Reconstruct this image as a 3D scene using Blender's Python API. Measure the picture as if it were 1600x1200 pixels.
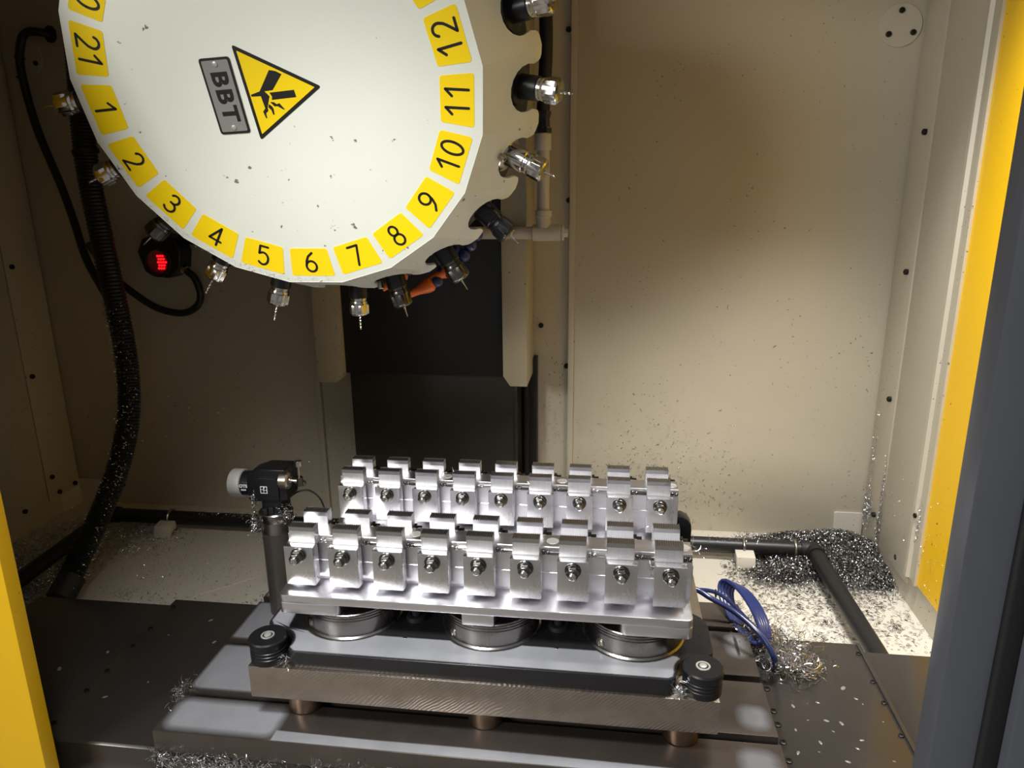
import bpy, bmesh, math, random
import numpy as np
from mathutils import Matrix, Vector

for o in list(bpy.data.objects):
    bpy.data.objects.remove(o, do_unlink=True)
SC = bpy.context.scene
COL = SC.collection
S = 0.001                      # everything below is written in millimetres
PI = math.pi

# ------------------------------------------------------------------ camera
cam_d = bpy.data.cameras.new('camera')
cam_d.sensor_width = 36.0
cam_d.sensor_fit = 'HORIZONTAL'
cam_d.lens = 36.0 * 1138.44 / 1600.0
cam_d.clip_start = 0.02
cam = bpy.data.objects.new('camera', cam_d)
COL.objects.link(cam)
cam.matrix_world = Matrix((
    (0.991592, -0.023859, 0.127185, 0.182977),
    (0.128941, 0.265217, -0.955528, -0.768212),
    (-0.010934, 0.963893, 0.266064, 0.721425),
    (0, 0, 0, 1)))
SC.camera = cam

# ------------------------------------------------------------------ world, lamps, exposure
world = bpy.data.worlds.new('workshop')
SC.world = world
world.use_nodes = True
wb = world.node_tree.nodes['Background']
wb.inputs[0].default_value = (0.88, 0.87, 0.86, 1)
wb.inputs[1].default_value = 0.26


def area(name, loc, target, sx, sy, watts, col):
    d = bpy.data.lights.new(name, 'AREA')
    d.shape = 'RECTANGLE'
    d.size, d.size_y, d.energy, d.color = sx * S, sy * S, watts, col
    o = bpy.data.objects.new(name, d)
    COL.objects.link(o)
    o.location = Vector(loc) * S
    o.rotation_euler = (Vector(target) - Vector(loc)).to_track_quat('-Z', 'Y').to_euler()
    return o


# workshop ceiling light out to the left, work lamp above the open doors, machine lamp over the right side
area('shop_light', (-1930, -2450, 1480), (0, 300, 450), 1000, 700, 57.0, (1.0, 0.98, 0.93))
dl = area('door_lamp', (-230, -420, 1120), (20, 190, 20), 220, 160, 2.9, (1.0, 0.99, 0.97))
dl.data.spread = math.radians(76)
ml = area('machine_lamp', (560, 330, 1215), (560, 430, 0), 380, 120, 4.4, (1.0, 0.98, 0.95))
ml.data.spread = math.radians(75)

SC.view_settings.view_transform = 'Standard'
SC.view_settings.look = 'None'
SC.view_settings.gamma = 1.0
SC.view_settings.use_curve_mapping = False
SC.view_settings.exposure = 0.08


# ------------------------------------------------------------------ mesh helpers
class G:
    def __init__(s):
        s.v, s.f = [], []

    def add(s, vs, fs):
        n = len(s.v)
        s.v += [tuple(p) for p in vs]
        s.f += [tuple(i + n for i in f) for f in fs]
        return s

    def box(s, x0, x1, y0, y1, z0, z1):
        return s.add([(x0, y0, z0), (x1, y0, z0), (x1, y1, z0), (x0, y1, z0), (x0, y0, z1), (x1, y0, z1), (x1, y1, z1), (x0, y1, z1)],
                     [(0, 3, 2, 1), (4, 5, 6, 7), (0, 1, 5, 4), (1, 2, 6, 5), (2, 3, 7, 6), (3, 0, 4, 7)])

    def prism(s, poly, axis, a, b):
        f = {'x': lambda p, t: (t, p[0], p[1]), 'y': lambda p, t: (p[0], t, p[1]), 'z': lambda p, t: (p[0], p[1], t)}[axis]
        n = len(poly)
        vs = [f(p, a) for p in poly] + [f(p, b) for p in poly]
        return s.add(vs, [tuple(range(n))[::-1], tuple(range(n, 2 * n))] + [(i, (i + 1) % n, n + (i + 1) % n, n + i) for i in range(n)])

    def lathe(s, prof, o, d, seg=24, cap=True, rot=0.0):
        d = Vector(d).normalized()
        a = d.orthogonal().normalized() if abs(d.z) < 0.99 else Vector((1, 0, 0))
        b = d.cross(a)
        o = Vector(o)
        vs, fs = [], []
        for t, r in prof:
            for k in range(seg):
                w = 2 * PI * k / seg + rot
                vs.append(o + d * t + (a * math.cos(w) + b * math.sin(w)) * r)
        for i in range(len(prof) - 1):
            for k in range(seg):
                k2 = (k + 1) % seg
                fs.append((i * seg + k, i * seg + k2, (i + 1) * seg + k2, (i + 1) * seg + k))
        if cap:
            fs.append(tuple(range(seg))[::-1])
            fs.append(tuple((len(prof) - 1) * seg + k for k in range(seg)))
        return s.add(vs, fs)

    def tube(s, path, r, seg=10, cap=True):
        P = [Vector(p) for p in path]
        n = len(P)
        vs, fs = [], []
        up = None
        for i in range(n):
            t = (P[min(i + 1, n - 1)] - P[max(i - 1, 0)]).normalized()
            if up is None:
                up = t.orthogonal().normalized()
            up = (up - t * up.dot(t)).normalized()
            b = t.cross(up)
            ri = r[i] if isinstance(r, (list, tuple)) else r
            for k in range(seg):
                w = 2 * PI * k / seg
                vs.append(P[i] + (up * math.cos(w) + b * math.sin(w)) * ri)
        for i in range(n - 1):
            for k in range(seg):
                k2 = (k + 1) % seg
                fs.append((i * seg + k, i * seg + k2, (i + 1) * seg + k2, (i + 1) * seg + k))
        if cap:
            fs.append(tuple(range(seg))[::-1])
            fs.append(tuple((n - 1) * seg + k for k in range(seg)))
        return s.add(vs, fs)

    def ball(s, c, r, seg=12, rings=8):
        pr = [(-r * math.cos(PI * i / rings), r * math.sin(PI * i / rings) + 1e-4) for i in range(rings + 1)]
        return s.lathe(pr, c, (0, 0, 1), seg)


def spline(pts, n=12):
    P = [Vector(p) for p in pts]
    P = [P[0] * 2 - P[1]] + P + [P[-1] * 2 - P[-2]]
    out = []
    for i in range(1, len(P) - 2):
        a, b, c, d = P[i - 1], P[i], P[i + 1], P[i + 2]
        for k in range(n):
            t = k / n
            out.append(0.5 * ((2 * b) + (c - a) * t + (2 * a - 5 * b + 4 * c - d) * t * t + (3 * b - a - 3 * c + d) * t ** 3))
    out.append(P[-2])
    return out


def rrect(x0, x1, y0, y1, r, n=5):
    out = []
    for cx, cy, a0 in ((x1 - r, y0 + r, -90), (x1 - r, y1 - r, 0), (x0 + r, y1 - r, 90), (x0 + r, y0 + r, 180)):
        for k in range(n + 1):
            a = math.radians(a0 + 90 * k / n)
            out.append((cx + r * math.cos(a), cy + r * math.sin(a)))
    return out


def round_poly(poly, r, n=4):
    """round the corners of a convex-ish 2d polygon"""
    out = []
    m = len(poly)
    for i in range(m):
        p = Vector(poly[i]); a = Vector(poly[i - 1]); b = Vector(poly[(i + 1) % m])
        u, w = (a - p).normalized(), (b - p).normalized()
        ang = math.acos(max(-1, min(1, u.dot(w))))
        d = min(r / math.tan(ang / 2), (a - p).length * .45, (b - p).length * .45)
        for k in range(n + 1):
            t = k / n
            q = (p + u * d) * (1 - t) ** 2 + p * 2 * t * (1 - t) + (p + w * d) * t * t
            out.append((q.x, q.y))
    return out


OFF = {}


def origin(o):
    return OFF.get(o.name, Vector((0, 0, 0))) if o else Vector((0, 0, 0))


def mesh_of(name, g, bevel=0.0, seg=2, angle=35, off=Vector((0, 0, 0))):
    me = bpy.data.meshes.new(name)
    me.from_pydata([((p[0] - off[0]) * S, (p[1] - off[1]) * S, (p[2] - off[2]) * S) for p in g.v], [], g.f)
    bm = bmesh.new()
    bm.from_mesh(me)
    bmesh.ops.recalc_face_normals(bm, faces=bm.faces)
    if bevel:
        ed = [e for e in bm.edges if len(e.link_faces) == 2 and e.calc_face_angle(0) > math.radians(40)]
        bmesh.ops.bevel(bm, geom=ed, offset=bevel * S, segments=seg, profile=0.6, affect='EDGES', clamp_overlap=True)
    bm.to_mesh(me)
    bm.free()
    me.polygons.foreach_set('use_smooth', [True] * len(me.polygons))
    me.set_sharp_from_angle(angle=math.radians(angle))
    return me


def link(name, data, mat=None, parent=None):
    o = bpy.data.objects.new(name, data)
    COL.objects.link(o)
    if parent:
        o.parent = parent
        OFF[o.name] = origin(parent)
    if mat and data is not None:
        data.materials.append(mat)
    return o


def part(name, g, mat, parent, bevel=0.0, seg=2, angle=35, label=None, raw=False):
    o = link(name, mesh_of(name, g, bevel, seg, angle, Vector((0, 0, 0)) if raw else origin(parent)), mat, parent)
    if label:
        o['label'] = label
    return o


def tag(o, label, cat=None, group=None, kind=None):
    o['label'] = label
    if cat:
        o['category'] = cat
    if group:
        o['group'] = group
    if kind:
        o['kind'] = kind
    return o


def thing(name, label, cat, loc, group=None, kind=None):
    o = bpy.data.objects.new(name, None)
    COL.objects.link(o)
    o.empty_display_size = 0.02
    o.location = Vector(loc) * S
    OFF[o.name] = Vector(loc)
    return tag(o, label, cat, group, kind)


def struct(name, g, mat, label, cat, bevel=0.0):
    o = link(name, mesh_of(name, g, bevel), mat)
    return tag(o, label, cat, None, 'structure')


def copy_tree(o, parent=None):
    c = o.copy()
    COL.objects.link(c)
    c.parent = parent
    for ch in o.children:
        copy_tree(ch, c)
    return c


# ------------------------------------------------------------------ materials
def lin(h):
    f = lambda c: c / 12.92 if c <= 0.04045 else ((c + 0.055) / 1.055) ** 2.4
    return tuple(f(c / 255) for c in h)


def mat(name, rgb, metal=0.0, rough=0.5, var=0.0, scale=8.0, stretch=(1, 1, 1), rvar=0.0, bump=0.0, bscale=None, specks=None, emit=None, coat=0.0, rot=(0, 0, 0)):
    m = bpy.data.materials.new(name)
    m.use_nodes = True
    nt = m.node_tree
    N, L = nt.nodes, nt.links
    b = N['Principled BSDF']
    c = lin(rgb) + (1,)
    b.inputs['Base Color'].default_value = c
    b.inputs['Metallic'].default_value = metal
    b.inputs['Roughness'].default_value = rough
    if coat:
        b.inputs['Coat Weight'].default_value = coat
        b.inputs['Coat Roughness'].default_value = 0.1
    if emit:
        b.inputs['Emission Color'].default_value = lin(emit[0]) + (1,)
        b.inputs['Emission Strength'].default_value = emit[1]
    tc = N.new('ShaderNodeTexCoord')
    mp = N.new('ShaderNodeMapping')
    mp.inputs['Scale'].default_value = stretch
    mp.inputs['Rotation'].default_value = rot
    L.new(tc.outputs['Object'], mp.inputs[0])
    nz = N.new('ShaderNodeTexNoise')
    nz.inputs['Scale'].default_value = scale
    nz.inputs['Detail'].default_value = 5
    nz.inputs['Roughness'].default_value = 0.6
    L.new(mp.outputs[0], nz.inputs['Vector'])
    col_out = None
    if var:
        rp = N.new('ShaderNodeValToRGB')
        rp.color_ramp.elements[0].position, rp.color_ramp.elements[1].position = 0.3, 0.7
        lo = [max(0, x * (1 - var)) for x in c[:3]]
        hi = [min(1, x * (1 + var * .6)) for x in c[:3]]
        rp.color_ramp.elements[0].color = lo + [1]
        rp.color_ramp.elements[1].color = hi + [1]
        L.new(nz.outputs['Fac'], rp.inputs[0])
        col_out = rp.outputs[0]
    if specks:                                    # dirt flecks: (colour, scale, threshold)
        sc_, ss, th = specks
        n2 = N.new('ShaderNodeTexNoise')
        n2.inputs['Scale'].default_value = ss
        n2.inputs['Detail'].default_value = 3
        L.new(tc.outputs['Object'], n2.inputs['Vector'])
        n3 = N.new('ShaderNodeTexNoise')
        n3.inputs['Scale'].default_value = ss * 0.03
        n3.inputs['Detail'].default_value = 2
        L.new(tc.outputs['Object'], n3.inputs['Vector'])
        ad = N.new('ShaderNodeMath'); ad.operation = 'MULTIPLY_ADD'
        L.new(n3.outputs['Fac'], ad.inputs[0]); ad.inputs[1].default_value = 0.25
        L.new(n2.outputs['Fac'], ad.inputs[2])
        r2 = N.new('ShaderNodeValToRGB')
        r2.color_ramp.elements[0].position, r2.color_ramp.elements[1].position = th, th + 0.03
        L.new(ad.outputs[0], r2.inputs[0])
        mx = N.new('ShaderNodeMix'); mx.data_type = 'RGBA'
        L.new(r2.outputs[0], mx.inputs[0])
        if col_out:
            L.new(col_out, mx.inputs[6])
        else:
            mx.inputs[6].default_value = c
        mx.inputs[7].default_value = lin(sc_) + (1,)
        col_out = mx.outputs[2]
    if col_out:
        L.new(col_out, b.inputs['Base Color'])
    if rvar:
        mr = N.new('ShaderNodeMapRange')
        mr.inputs['To Min'].default_value = max(0.02, rough - rvar)
        mr.inputs['To Max'].default_value = rough + rvar
        L.new(nz.outputs['Fac'], mr.inputs[0])
        L.new(mr.outputs[0], b.inputs['Roughness'])
    if bump:
        nb = nz
        if bscale:
            nb = N.new('ShaderNodeTexNoise')
            nb.inputs['Scale'].default_value = bscale
            nb.inputs['Detail'].default_value = 4
            L.new(mp.outputs[0], nb.inputs['Vector'])
        bp = N.new('ShaderNodeBump')
        bp.inputs['Strength'].default_value = bump
        bp.inputs['Distance'].default_value = 0.001
        L.new(nb.outputs['Fac'], bp.inputs['Height'])
        L.new(bp.outputs[0], b.inputs['Normal'])
    return m


CREAM = mat('cream_paint', (186, 178, 159), 0, 0.42, 0.05, 3, bump=0.12, bscale=90, specks=((110, 98, 78), 150, 0.845))
CREAMF = mat('cream_floor_paint', (200, 194, 181), 0, 0.40, 0.05, 4, bump=0.05, bscale=60, specks=((128, 118, 100), 150, 0.84))
COVERB = mat('beige_cover_paint', (172, 162, 138), 0, 0.45, 0.06, 4, specks=((80, 70, 54), 120, 0.84))
YELLOW = mat('yellow_machine_paint', (238, 188, 14), 0, 0.38, 0.03, 4, specks=((110, 80, 10), 90, 0.845))
DOORG = mat('grey_door_paint', (86, 89, 97), 0, 0.36, 0.10, 10, stretch=(1, 1, .3), rvar=0.06)
RUBBER = mat('black_rubber', (20, 20, 22), 0, 0.55)
HOSE = mat('black_hose_plastic', (22, 22, 24), 0, 0.42)
TABLE = mat('dark_table_metal', (88, 81, 76), 0.6, 0.26, 0.16, 14, rvar=0.06)
FILM_LIGHT = mat('milky_film_and_light', (154, 156, 162), 0.2, 0.24, 0.12, 16, rvar=0.05)
SHEET = mat('dark_sheet_metal', (78, 74, 71), 0.6, 0.24, 0.12, 6, rvar=0.06)
ZPANEL = mat('dark_way_panel', (66, 62, 57), 0.6, 0.38, 0.12, 5, rvar=0.08)
BLACKP = mat('black_panel_paint', (14, 14, 15), 0, 0.5)
BLACKA = mat('black_anodised', (26, 26, 29), 0.2, 0.33, 0.1, 30)
SLATE = mat('slate_cover_metal', (44, 43, 45), 0.4, 0.27, 0.10, 20, rvar=0.05)
ALU = mat('milled_aluminium', (236, 235, 240), 1.0, 0.32, 0.07, 60, stretch=(.15, 1, 1), rvar=0.07)
ALUB = mat('clamp_aluminium', (226, 225, 227), 1.0, 0.26, 0.09, 45, stretch=(1, 1, .4), rvar=0.08)
STOCK = mat('sawn_aluminium', (222, 222, 224), 1.0, 0.40, 0.08, 260, stretch=(1, 1, .05), rvar=0.08)
TOPM = mat('serrated_aluminium', (196, 196, 199), 1.0, 0.24, 0.06, 200)
STEEL = mat('bare_steel', (168, 160, 152), 1.0, 0.32, 0.12, 40, rvar=0.08)
CHUCKM = mat('turned_chuck_steel', (150, 146, 143), 1.0, 0.27, 0.06, 30, rvar=0.05)
CHROME = mat('chromed_steel', (205, 203, 200), 1.0, 0.16, 0.05, 60)
NUTM = mat('nut_steel', (104, 102, 100), 1.0, 0.24, 0.12, 80)
BRASS = mat('gold_collet_seal', (172, 162, 112), 1.0, 0.35)
COLUMN = mat('grey_column_coating', (72, 68, 64), 0.3, 0.34, 0.06, 30)
COPPER = mat('rusty_steel_foot', (164, 142, 124), 1.0, 0.36, 0.12, 120)
WHITE = mat('white_turret_paint', (229, 232, 220), 0, 0.36, 0.03, 3, bump=0.05, bscale=30, specks=((120, 115, 95), 60, 0.835))
LABELY = mat('yellow_label_vinyl', (242, 208, 4), 0, 0.38)
INK = mat('black_print', (22, 20, 18), 0, 0.45)
PLATEG = mat('grey_nameplate', (150, 150, 146), 0.35, 0.34)
RIVET = mat('rivet_steel', (196, 196, 190), 0.6, 0.35)
PVC = mat('pale_pvc', (196, 188, 176), 0, 0.36)
ORANGE = mat('orange_nozzle_plastic', (232, 108, 22), 0, 0.4)
BLUEP = mat('blue_nozzle_plastic', (30, 44, 92), 0, 0.4)
BLUEH = mat('blue_air_hose', (36, 46, 90), 0, 0.22, coat=0.4)
REDL = mat('red_lens', (150, 34, 32), 0, 0.12, coat=0.6)
LED = mat('red_led', (255, 30, 40), 0, 0.3, emit=((255, 24, 34), 1.6))
CHIP = mat('aluminium_chips', (205, 205, 207), 1.0, 0.22)
CHIPD = mat('dull_floor_chips', (132, 131, 130), 1.0, 0.24)
SILVER = mat('satin_silver_ring', (205, 205, 202), 0.45, 0.38)
MOUND = mat('packed_chips_gap_shade', (84, 82, 80), 1.0, 0.45, 0.45, 260, bump=1.0, bscale=240)  # packed chips, dark tone stands in for shade in the gaps
DROP = mat('milky_coolant', (122, 121, 116), 0, 0.12)
WHITEP = mat('white_print', (225, 225, 225), 0, 0.5)
SCREWM = mat('black_oxide_screw', (24, 22, 20), 0.3, 0.4)


def saw_mat():
    m = mat('sawn_steel_plate', (178, 167, 155), 1.0, 0.36, 0.10, 30, rvar=0.06)
    nt = m.node_tree
    N, L = nt.nodes, nt.links
    b = N['Principled BSDF']
    tc = N.new('ShaderNodeTexCoord'); mp = N.new('ShaderNodeMapping')
    mp.inputs['Rotation'].default_value = (0, math.radians(-52), 0)
    L.new(tc.outputs['Object'], mp.inputs[0])
    w = N.new('ShaderNodeTexWave'); w.bands_direction = 'X'
    w.inputs['Scale'].default_value = 75
    w.inputs['Distortion'].default_value = 9.0
    w.inputs['Detail'].default_value = 4
    w.inputs['Detail Scale'].default_value = 0.35
    L.new(mp.outputs[0], w.inputs['Vector'])
    n = N.new('ShaderNodeTexNoise'); n.inputs['Scale'].default_value = 14
    L.new(tc.outputs['Object'], n.inputs['Vector'])
    mu = N.new('ShaderNodeMath'); mu.operation = 'MULTIPLY'
    L.new(w.outputs['Fac'], mu.inputs[0]); L.new(n.outputs['Fac'], mu.inputs[1])
    bp = N.new('ShaderNodeBump'); bp.inputs['Strength'].default_value = 0.4; bp.inputs['Distance'].default_value = 0.0010
    L.new(mu.outputs[0], bp.inputs['Height']); L.new(bp.outputs[0], b.inputs['Normal'])
    return m


SAWN = saw_mat()
_n, _l = FILM_LIGHT.node_tree.nodes, FILM_LIGHT.node_tree.links      # the film thins out to nothing at its rim
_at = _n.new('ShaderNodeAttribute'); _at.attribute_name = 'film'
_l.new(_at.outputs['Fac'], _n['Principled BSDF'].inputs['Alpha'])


def film_light_patch(poly, soft, z, parent, k=1.0):
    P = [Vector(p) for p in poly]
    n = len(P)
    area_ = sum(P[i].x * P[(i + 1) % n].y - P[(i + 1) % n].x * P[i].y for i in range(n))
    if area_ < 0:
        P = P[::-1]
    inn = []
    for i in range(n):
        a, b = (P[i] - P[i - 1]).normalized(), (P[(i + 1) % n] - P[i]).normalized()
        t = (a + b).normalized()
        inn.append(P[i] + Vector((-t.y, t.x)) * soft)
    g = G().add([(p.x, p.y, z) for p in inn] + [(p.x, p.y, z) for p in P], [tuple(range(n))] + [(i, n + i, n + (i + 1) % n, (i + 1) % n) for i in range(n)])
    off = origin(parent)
    me = bpy.data.meshes.new('coolant_film_light')
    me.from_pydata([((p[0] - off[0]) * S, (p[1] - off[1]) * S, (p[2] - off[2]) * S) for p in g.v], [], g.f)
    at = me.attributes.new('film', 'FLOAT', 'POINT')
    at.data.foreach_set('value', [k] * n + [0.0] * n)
    o = link('coolant_film_light', me, FILM_LIGHT, parent)
    o['label'] = 'thin milky coolant film and painted light'
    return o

# ================================================================== THE SETTING
XL, XR, YB, ZF, ZT, YF = -1219, 791, 900, -98, 1500, -30
floor = struct('floor', G().box(XL - 4, XR + 4, YF, YB + 4, ZF - 4, ZF), CREAMF, 'cream painted sheet metal floor of the machine strewn with chips', 'floor')
part('floor_seam_sheet', G().prism([(-1000, 300), (-640, 300), (-655, 470), (-560, 560), (-560, 700), (-1000, 700)], 'z', ZF, ZF + 1.2), CREAMF, floor)
CONC = mat('workshop_concrete', (168, 163, 156), 0, 0.6, 0.12, 3)
struct('floor', G().box(-3500, 3500, -4200, YF - 60, -960, -950), CONC, 'grey concrete workshop floor in front of the machine', 'floor')
ceiling = struct('ceiling', G().box(XL - 4, XR + 4, YF, YB + 4, ZT, ZT + 4), CREAM, 'cream painted roof sheet of the machine enclosure', 'ceiling')

wall_back = struct('wall_back', G().box(XL - 4, XR + 4, YB, YB + 4, ZF, ZT), CREAM, 'cream painted back wall behind the spindle column', 'wall')
RP = part('panel', G().box(95, XR - 1, 890, 900, ZF, ZT - 4), CREAM, wall_back, 1.0)
RP['label'] = 'large cream sheet panel right of the column'
LP = part('panel', G().box(XL + 1, -515, 890, 900, ZF, ZT - 4), CREAM, wall_back, 1.0)
LP['label'] = 'cream sheet panel left of the column'
part('panel_fold', G().box(95, 108, 886, 890, ZF, ZT - 4), CREAM, wall_back, 1.0)
part('panel_fold', G().box(-530, -515, 886, 890, ZF, ZT - 4), CREAM, wall_back, 1.0)
part('corner_patch', G().prism(rrect(724, 789, ZF, -33, 4), 'y', 886, 890), CREAMF, wall_back)
part('corner_patch', G().prism(rrect(XL + 2, -1148, ZF, -33, 4), 'y', 886, 890), CREAMF, wall_back)


def screw(parent, p, d, r=5.5, h=5, m=None):
    g = G().lathe([(0, r), (h * .8, r), (h, r * .8), (h, r * .5), (h * .45, r * .45)], p, d, 10)
    return part('screw', g, m or SCREWM, parent)


for x, z in ((89, 1029), (93, 683), (91, 305), (31, 401)):
    screw(wall_back, (x, 900, z), (0, -1, 0), 6, 6)
for x in (743, -1156):
    dsc = part('cover_disc', G().lathe([(0, 40), (2.2, 40), (3, 39)], (x, 890, 1012), (0, -1, 0), 40), CREAM, wall_back)
    for a in (95, 215, 330):
        screw(dsc, (x + 27 * math.cos(math.radians(a)), 887, 1012 + 27 * math.sin(math.radians(a))), (0, -1, 0), 5.5, 4)
for x, z in ((-1090, -46), (-720, -78), (-860, -74)):
    screw(wall_back, (x, 900 if z < -68 else 890, z), (0, -1, 0), 6, 5)

wall_right = struct('wall_right', G().box(XR, XR + 4, YF, YB + 4, ZF, ZT), CREAM, 'cream painted right wall of the machine enclosure', 'wall')
part('corner_flange', G().box(787, 791, 786, 886, ZF + 40, ZT - 4), CREAM, wall_right, 1.0)
part('panel', G().box(787, 791, 618, 776, ZF + 40, ZT - 4), CREAM, wall_right, 1.0)
part('trim_lip', G().prism([(781, 569), (781, 580), (785, 584), (785, 602), (779, 606), (779, 616), (791, 618), (791, 569)], 'z', -36, ZT - 4), CREAM, wall_right)
part('yellow_panel', G().box(786, 791, YF, 571, -33, ZT - 4), YELLOW, wall_right, 0.0, label='yellow painted front part of the right wall')
for y, z in ((812, 808), (812, 538), (812, 268), (814, -2)):
    screw(wall_right, (787, y, z), (-1, 0, 0), 6, 7)
screw(wall_right, (781, 604, 96), (-1, 0, 0), 5, 4)
screw(wall_right, (791, 682, -35), (-1, 0, 0), 6, 5)

wall_left = struct('wall_left', G().box(XL - 4, XL, YF, YB + 4, ZF, ZT), CREAM, 'shaded cream painted left wall of the machine enclosure', 'wall')
part('panel', G().box(XL, XL + 4, 777, 886, -50, ZT - 4), CREAM, wall_left, 1.0)
part('panel', G().box(XL, XL + 4, YF, 773, -47, ZT - 4), CREAM, wall_left, 1.0)
part('corner_patch', G().box(XL, XL + 3, 815, 886, ZF, -34), CREAMF, wall_left)
for y, z in ((796, 543), (794, 276), (694, -38), (796, 10), (811, -37), (868, -37)):
    screw(wall_left, (XL + 4, y, z), (1, 0, 0), 6, 6)

# front of the enclosure: header and the two doors that frame the view
struct('trim_1', G().box(XL - 4, XR + 4, YF - 22, YF, 1235, ZT), YELLOW, 'yellow header panel above the open doors', 'header panel', 2)
d1 = thing('door_1', 'open yellow sliding door edge in the left foreground', 'door', (-549, YF, ZF), kind='structure')
part('door_panel', G().box(XL - 600, -549, YF - 22, YF, ZF - 250, 1235), YELLOW, d1, 2.0)
d2 = thing('door_2', 'dark grey sliding door edge in the right foreground', 'door', (540, YF, ZF), kind='structure')
part('door_panel', G().box(540, 588, YF - 34, YF, ZF - 250, 1235), DOORG, d2, 2.5)
part('door_seal', G().prism(rrect(585, 609, YF - 40, YF - 4, 6), 'z', ZF - 250, 1235), RUBBER, d2)
part('door_rail', G().box(606, 640, YF - 52, YF, ZF - 250, 1235), DOORG, d2, 2.0)
part('door_rail', G().box(640, XR + 600, YF - 46, YF, ZF - 250, 1235), DOORG, d2, 2.0)

# ------------------------------------------------------------------ spindle column covers
zc = thing('spindle_column', 'beige and black sheet covers of the spindle column behind the turret', 'machine column', (-225, 830, ZF), kind='structure')
part('side_cover', G().prism([(-456, ZT), (-456, 295), (-414, 295), (-397, 316), (-397, ZT)], 'y', 740, 898), COVERB, zc, 1.0)
part('side_cover', G().prism([(-37, ZT), (-37, 318), (-22, 296), (15, 296), (15, ZT)], 'y', 740, 898), COVERB, zc, 1.0)
part('rear_cover', G().box(-397, -37, 760, 766, 313, ZT), BLACKP, zc, 0.5, label='black sheet filling the space between the beige covers')
part('way_panel', G().box(-403, -20, 800, 806, ZF, 330), ZPANEL, zc, 1.0)
part('way_panel_edge', G().box(-20, -14, 796, 806, ZF, 330), SHEET, zc, 0.5)
part('guide_strip', G().box(-12, 24, 862, 898, ZF, 330), BLACKP, zc, 1.0)
part('guide_rail', G().box(-4, 6, 846, 862, ZF, 330), RUBBER, zc, 1.0)
screw(zc, (2, 740, 332), (0, -1, 0), 3, 1.5, COVERB)

# ------------------------------------------------------------------ machine table with T-slots
tbl = thing('machine_table', 'dark metal machine table with three long T-slots', 'machine table', (0, 205, -45))
prof = [(0, -34), (0, 0)]
for yc in (80, 205, 330):
    prof += [(yc - 7, 0), (yc - 7, -12), (yc - 12, -12), (yc - 12, -22), (yc + 12, -22), (yc + 12, -12), (yc + 7, -12), (yc + 7, 0)]
prof += [(410, 0), (410, -34)]
part('table_top', G().prism(prof, 'x', -425, 425), TABLE, tbl, 0.9)
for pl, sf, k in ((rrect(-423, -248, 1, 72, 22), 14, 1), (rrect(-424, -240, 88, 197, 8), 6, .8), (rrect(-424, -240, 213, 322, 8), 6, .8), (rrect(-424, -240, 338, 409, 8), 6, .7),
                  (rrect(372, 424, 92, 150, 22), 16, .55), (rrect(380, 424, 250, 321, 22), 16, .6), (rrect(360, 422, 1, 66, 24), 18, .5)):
    film_light_patch(pl, sf, 0.2, tbl, k)
film_light_patch([(-255, 0.6), (400, 0.6), (401, 10), (372, 15), (250, 17), (120, 19), (0, 20), (-120, 19), (-255, 21)], 2.5, 0.3, tbl, .9)
part('table_apron', G().box(-420, 420, 6, 404, -95, -34), SHEET, tbl, 1.0)

# ------------------------------------------------------------------ way covers beside the table
def cover(name, label, x0, x1, y1, z, lip):
    t = thing(name, label, 'way cover', ((x0 + x1) / 2, y1 / 2, ZF), group='sheet metal way covers')
    part('cover_sheet', G().prism([(0, z - 62), (0, z - 3), (3, z), (y1, z), (y1, z - 2.5), (4, z - 2.5), (2.5, z - 4), (2.5, z - 62)], 'x', x0, x1), SHEET, t, 0.4)
    if lip:
        part('edge_strip', G().box(lip - 3, lip + 3, 1, y1, z, z + 3), SHEET, t, 0.8)
    return t


c1 = cover('way_cover', 'dark way cover sheet directly left of the table', -612, -426, 357, -30, None)
c2 = cover('way_cover', 'outermost dark way cover sheet at the left beside the corrugated hose', -885, -612.5, 345, -35, None)
c3 = cover('way_cover', 'dark way cover sheet with white coolant spots right of the table', 426, 616, 357, -30, 612)
c4 = cover('way_cover', 'outermost dark way cover sheet at the right by the grey door', 616.5, 785, 345, -36, None)
for y in (330, 260, 212, 145, 40):
    screw(c3, (605, y, -30), (0, 0, 1), 4, 2)
for y in (224, 175, 147, 113, 79):
    screw(c3, (439, y, -30), (0, 0, 1), 5, 2)
for y in (333, 264, 214, 148, 100, 30):
    screw(c1, (-603, y, -30), (0, 0, 1), 4, 2)
g = G()
rnd = random.Random(4)
for x, y in [(600.7, 288), (589.8, 171), (516.9, 87), (519, 258), (484, 162), (510, 164), (513.6, 143), (490, 119), (483.5, 100.7), (530, 161), (573, 206), (567, 217), (508, 202), (537, 113),
             (470, 190), (555, 240), (548, 130), (462, 140), (578, 95), (500, 60), (455, 96), (560, 70), (-560, 250), (-520, 130), (-565, 90), (-640, 200), (-690, 150), (-510, 300), (-470, 240)]:
    a, r = rnd.uniform(0, 3), rnd.uniform(1.0, 3.0) * (1.4 if rnd.random() < .2 else 1)
    z0 = -30 if abs(x) < 600 else -32
    if x < -612:
        z0 = -35
    n = 12
    vs = [(x, y, z0 + r * .28)]
    for f, h in ((.6, .22), (1, 0)):
        for k in range(n):
            w = 2 * PI * k / n
            u, v = r * f * math.cos(w) * 1.5, r * f * math.sin(w) * .8
            vs.append((x + u * math.cos(a) - v * math.sin(a), y + u * math.sin(a) + v * math.cos(a), z0 + r * h + 0.05))
    g.add(vs, [(0, 1 + k, 1 + (k + 1) % n) for k in range(n)] + [(1 + k, 1 + n + k, 1 + n + (k + 1) % n, 1 + (k + 1) % n) for k in range(n)])
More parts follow.
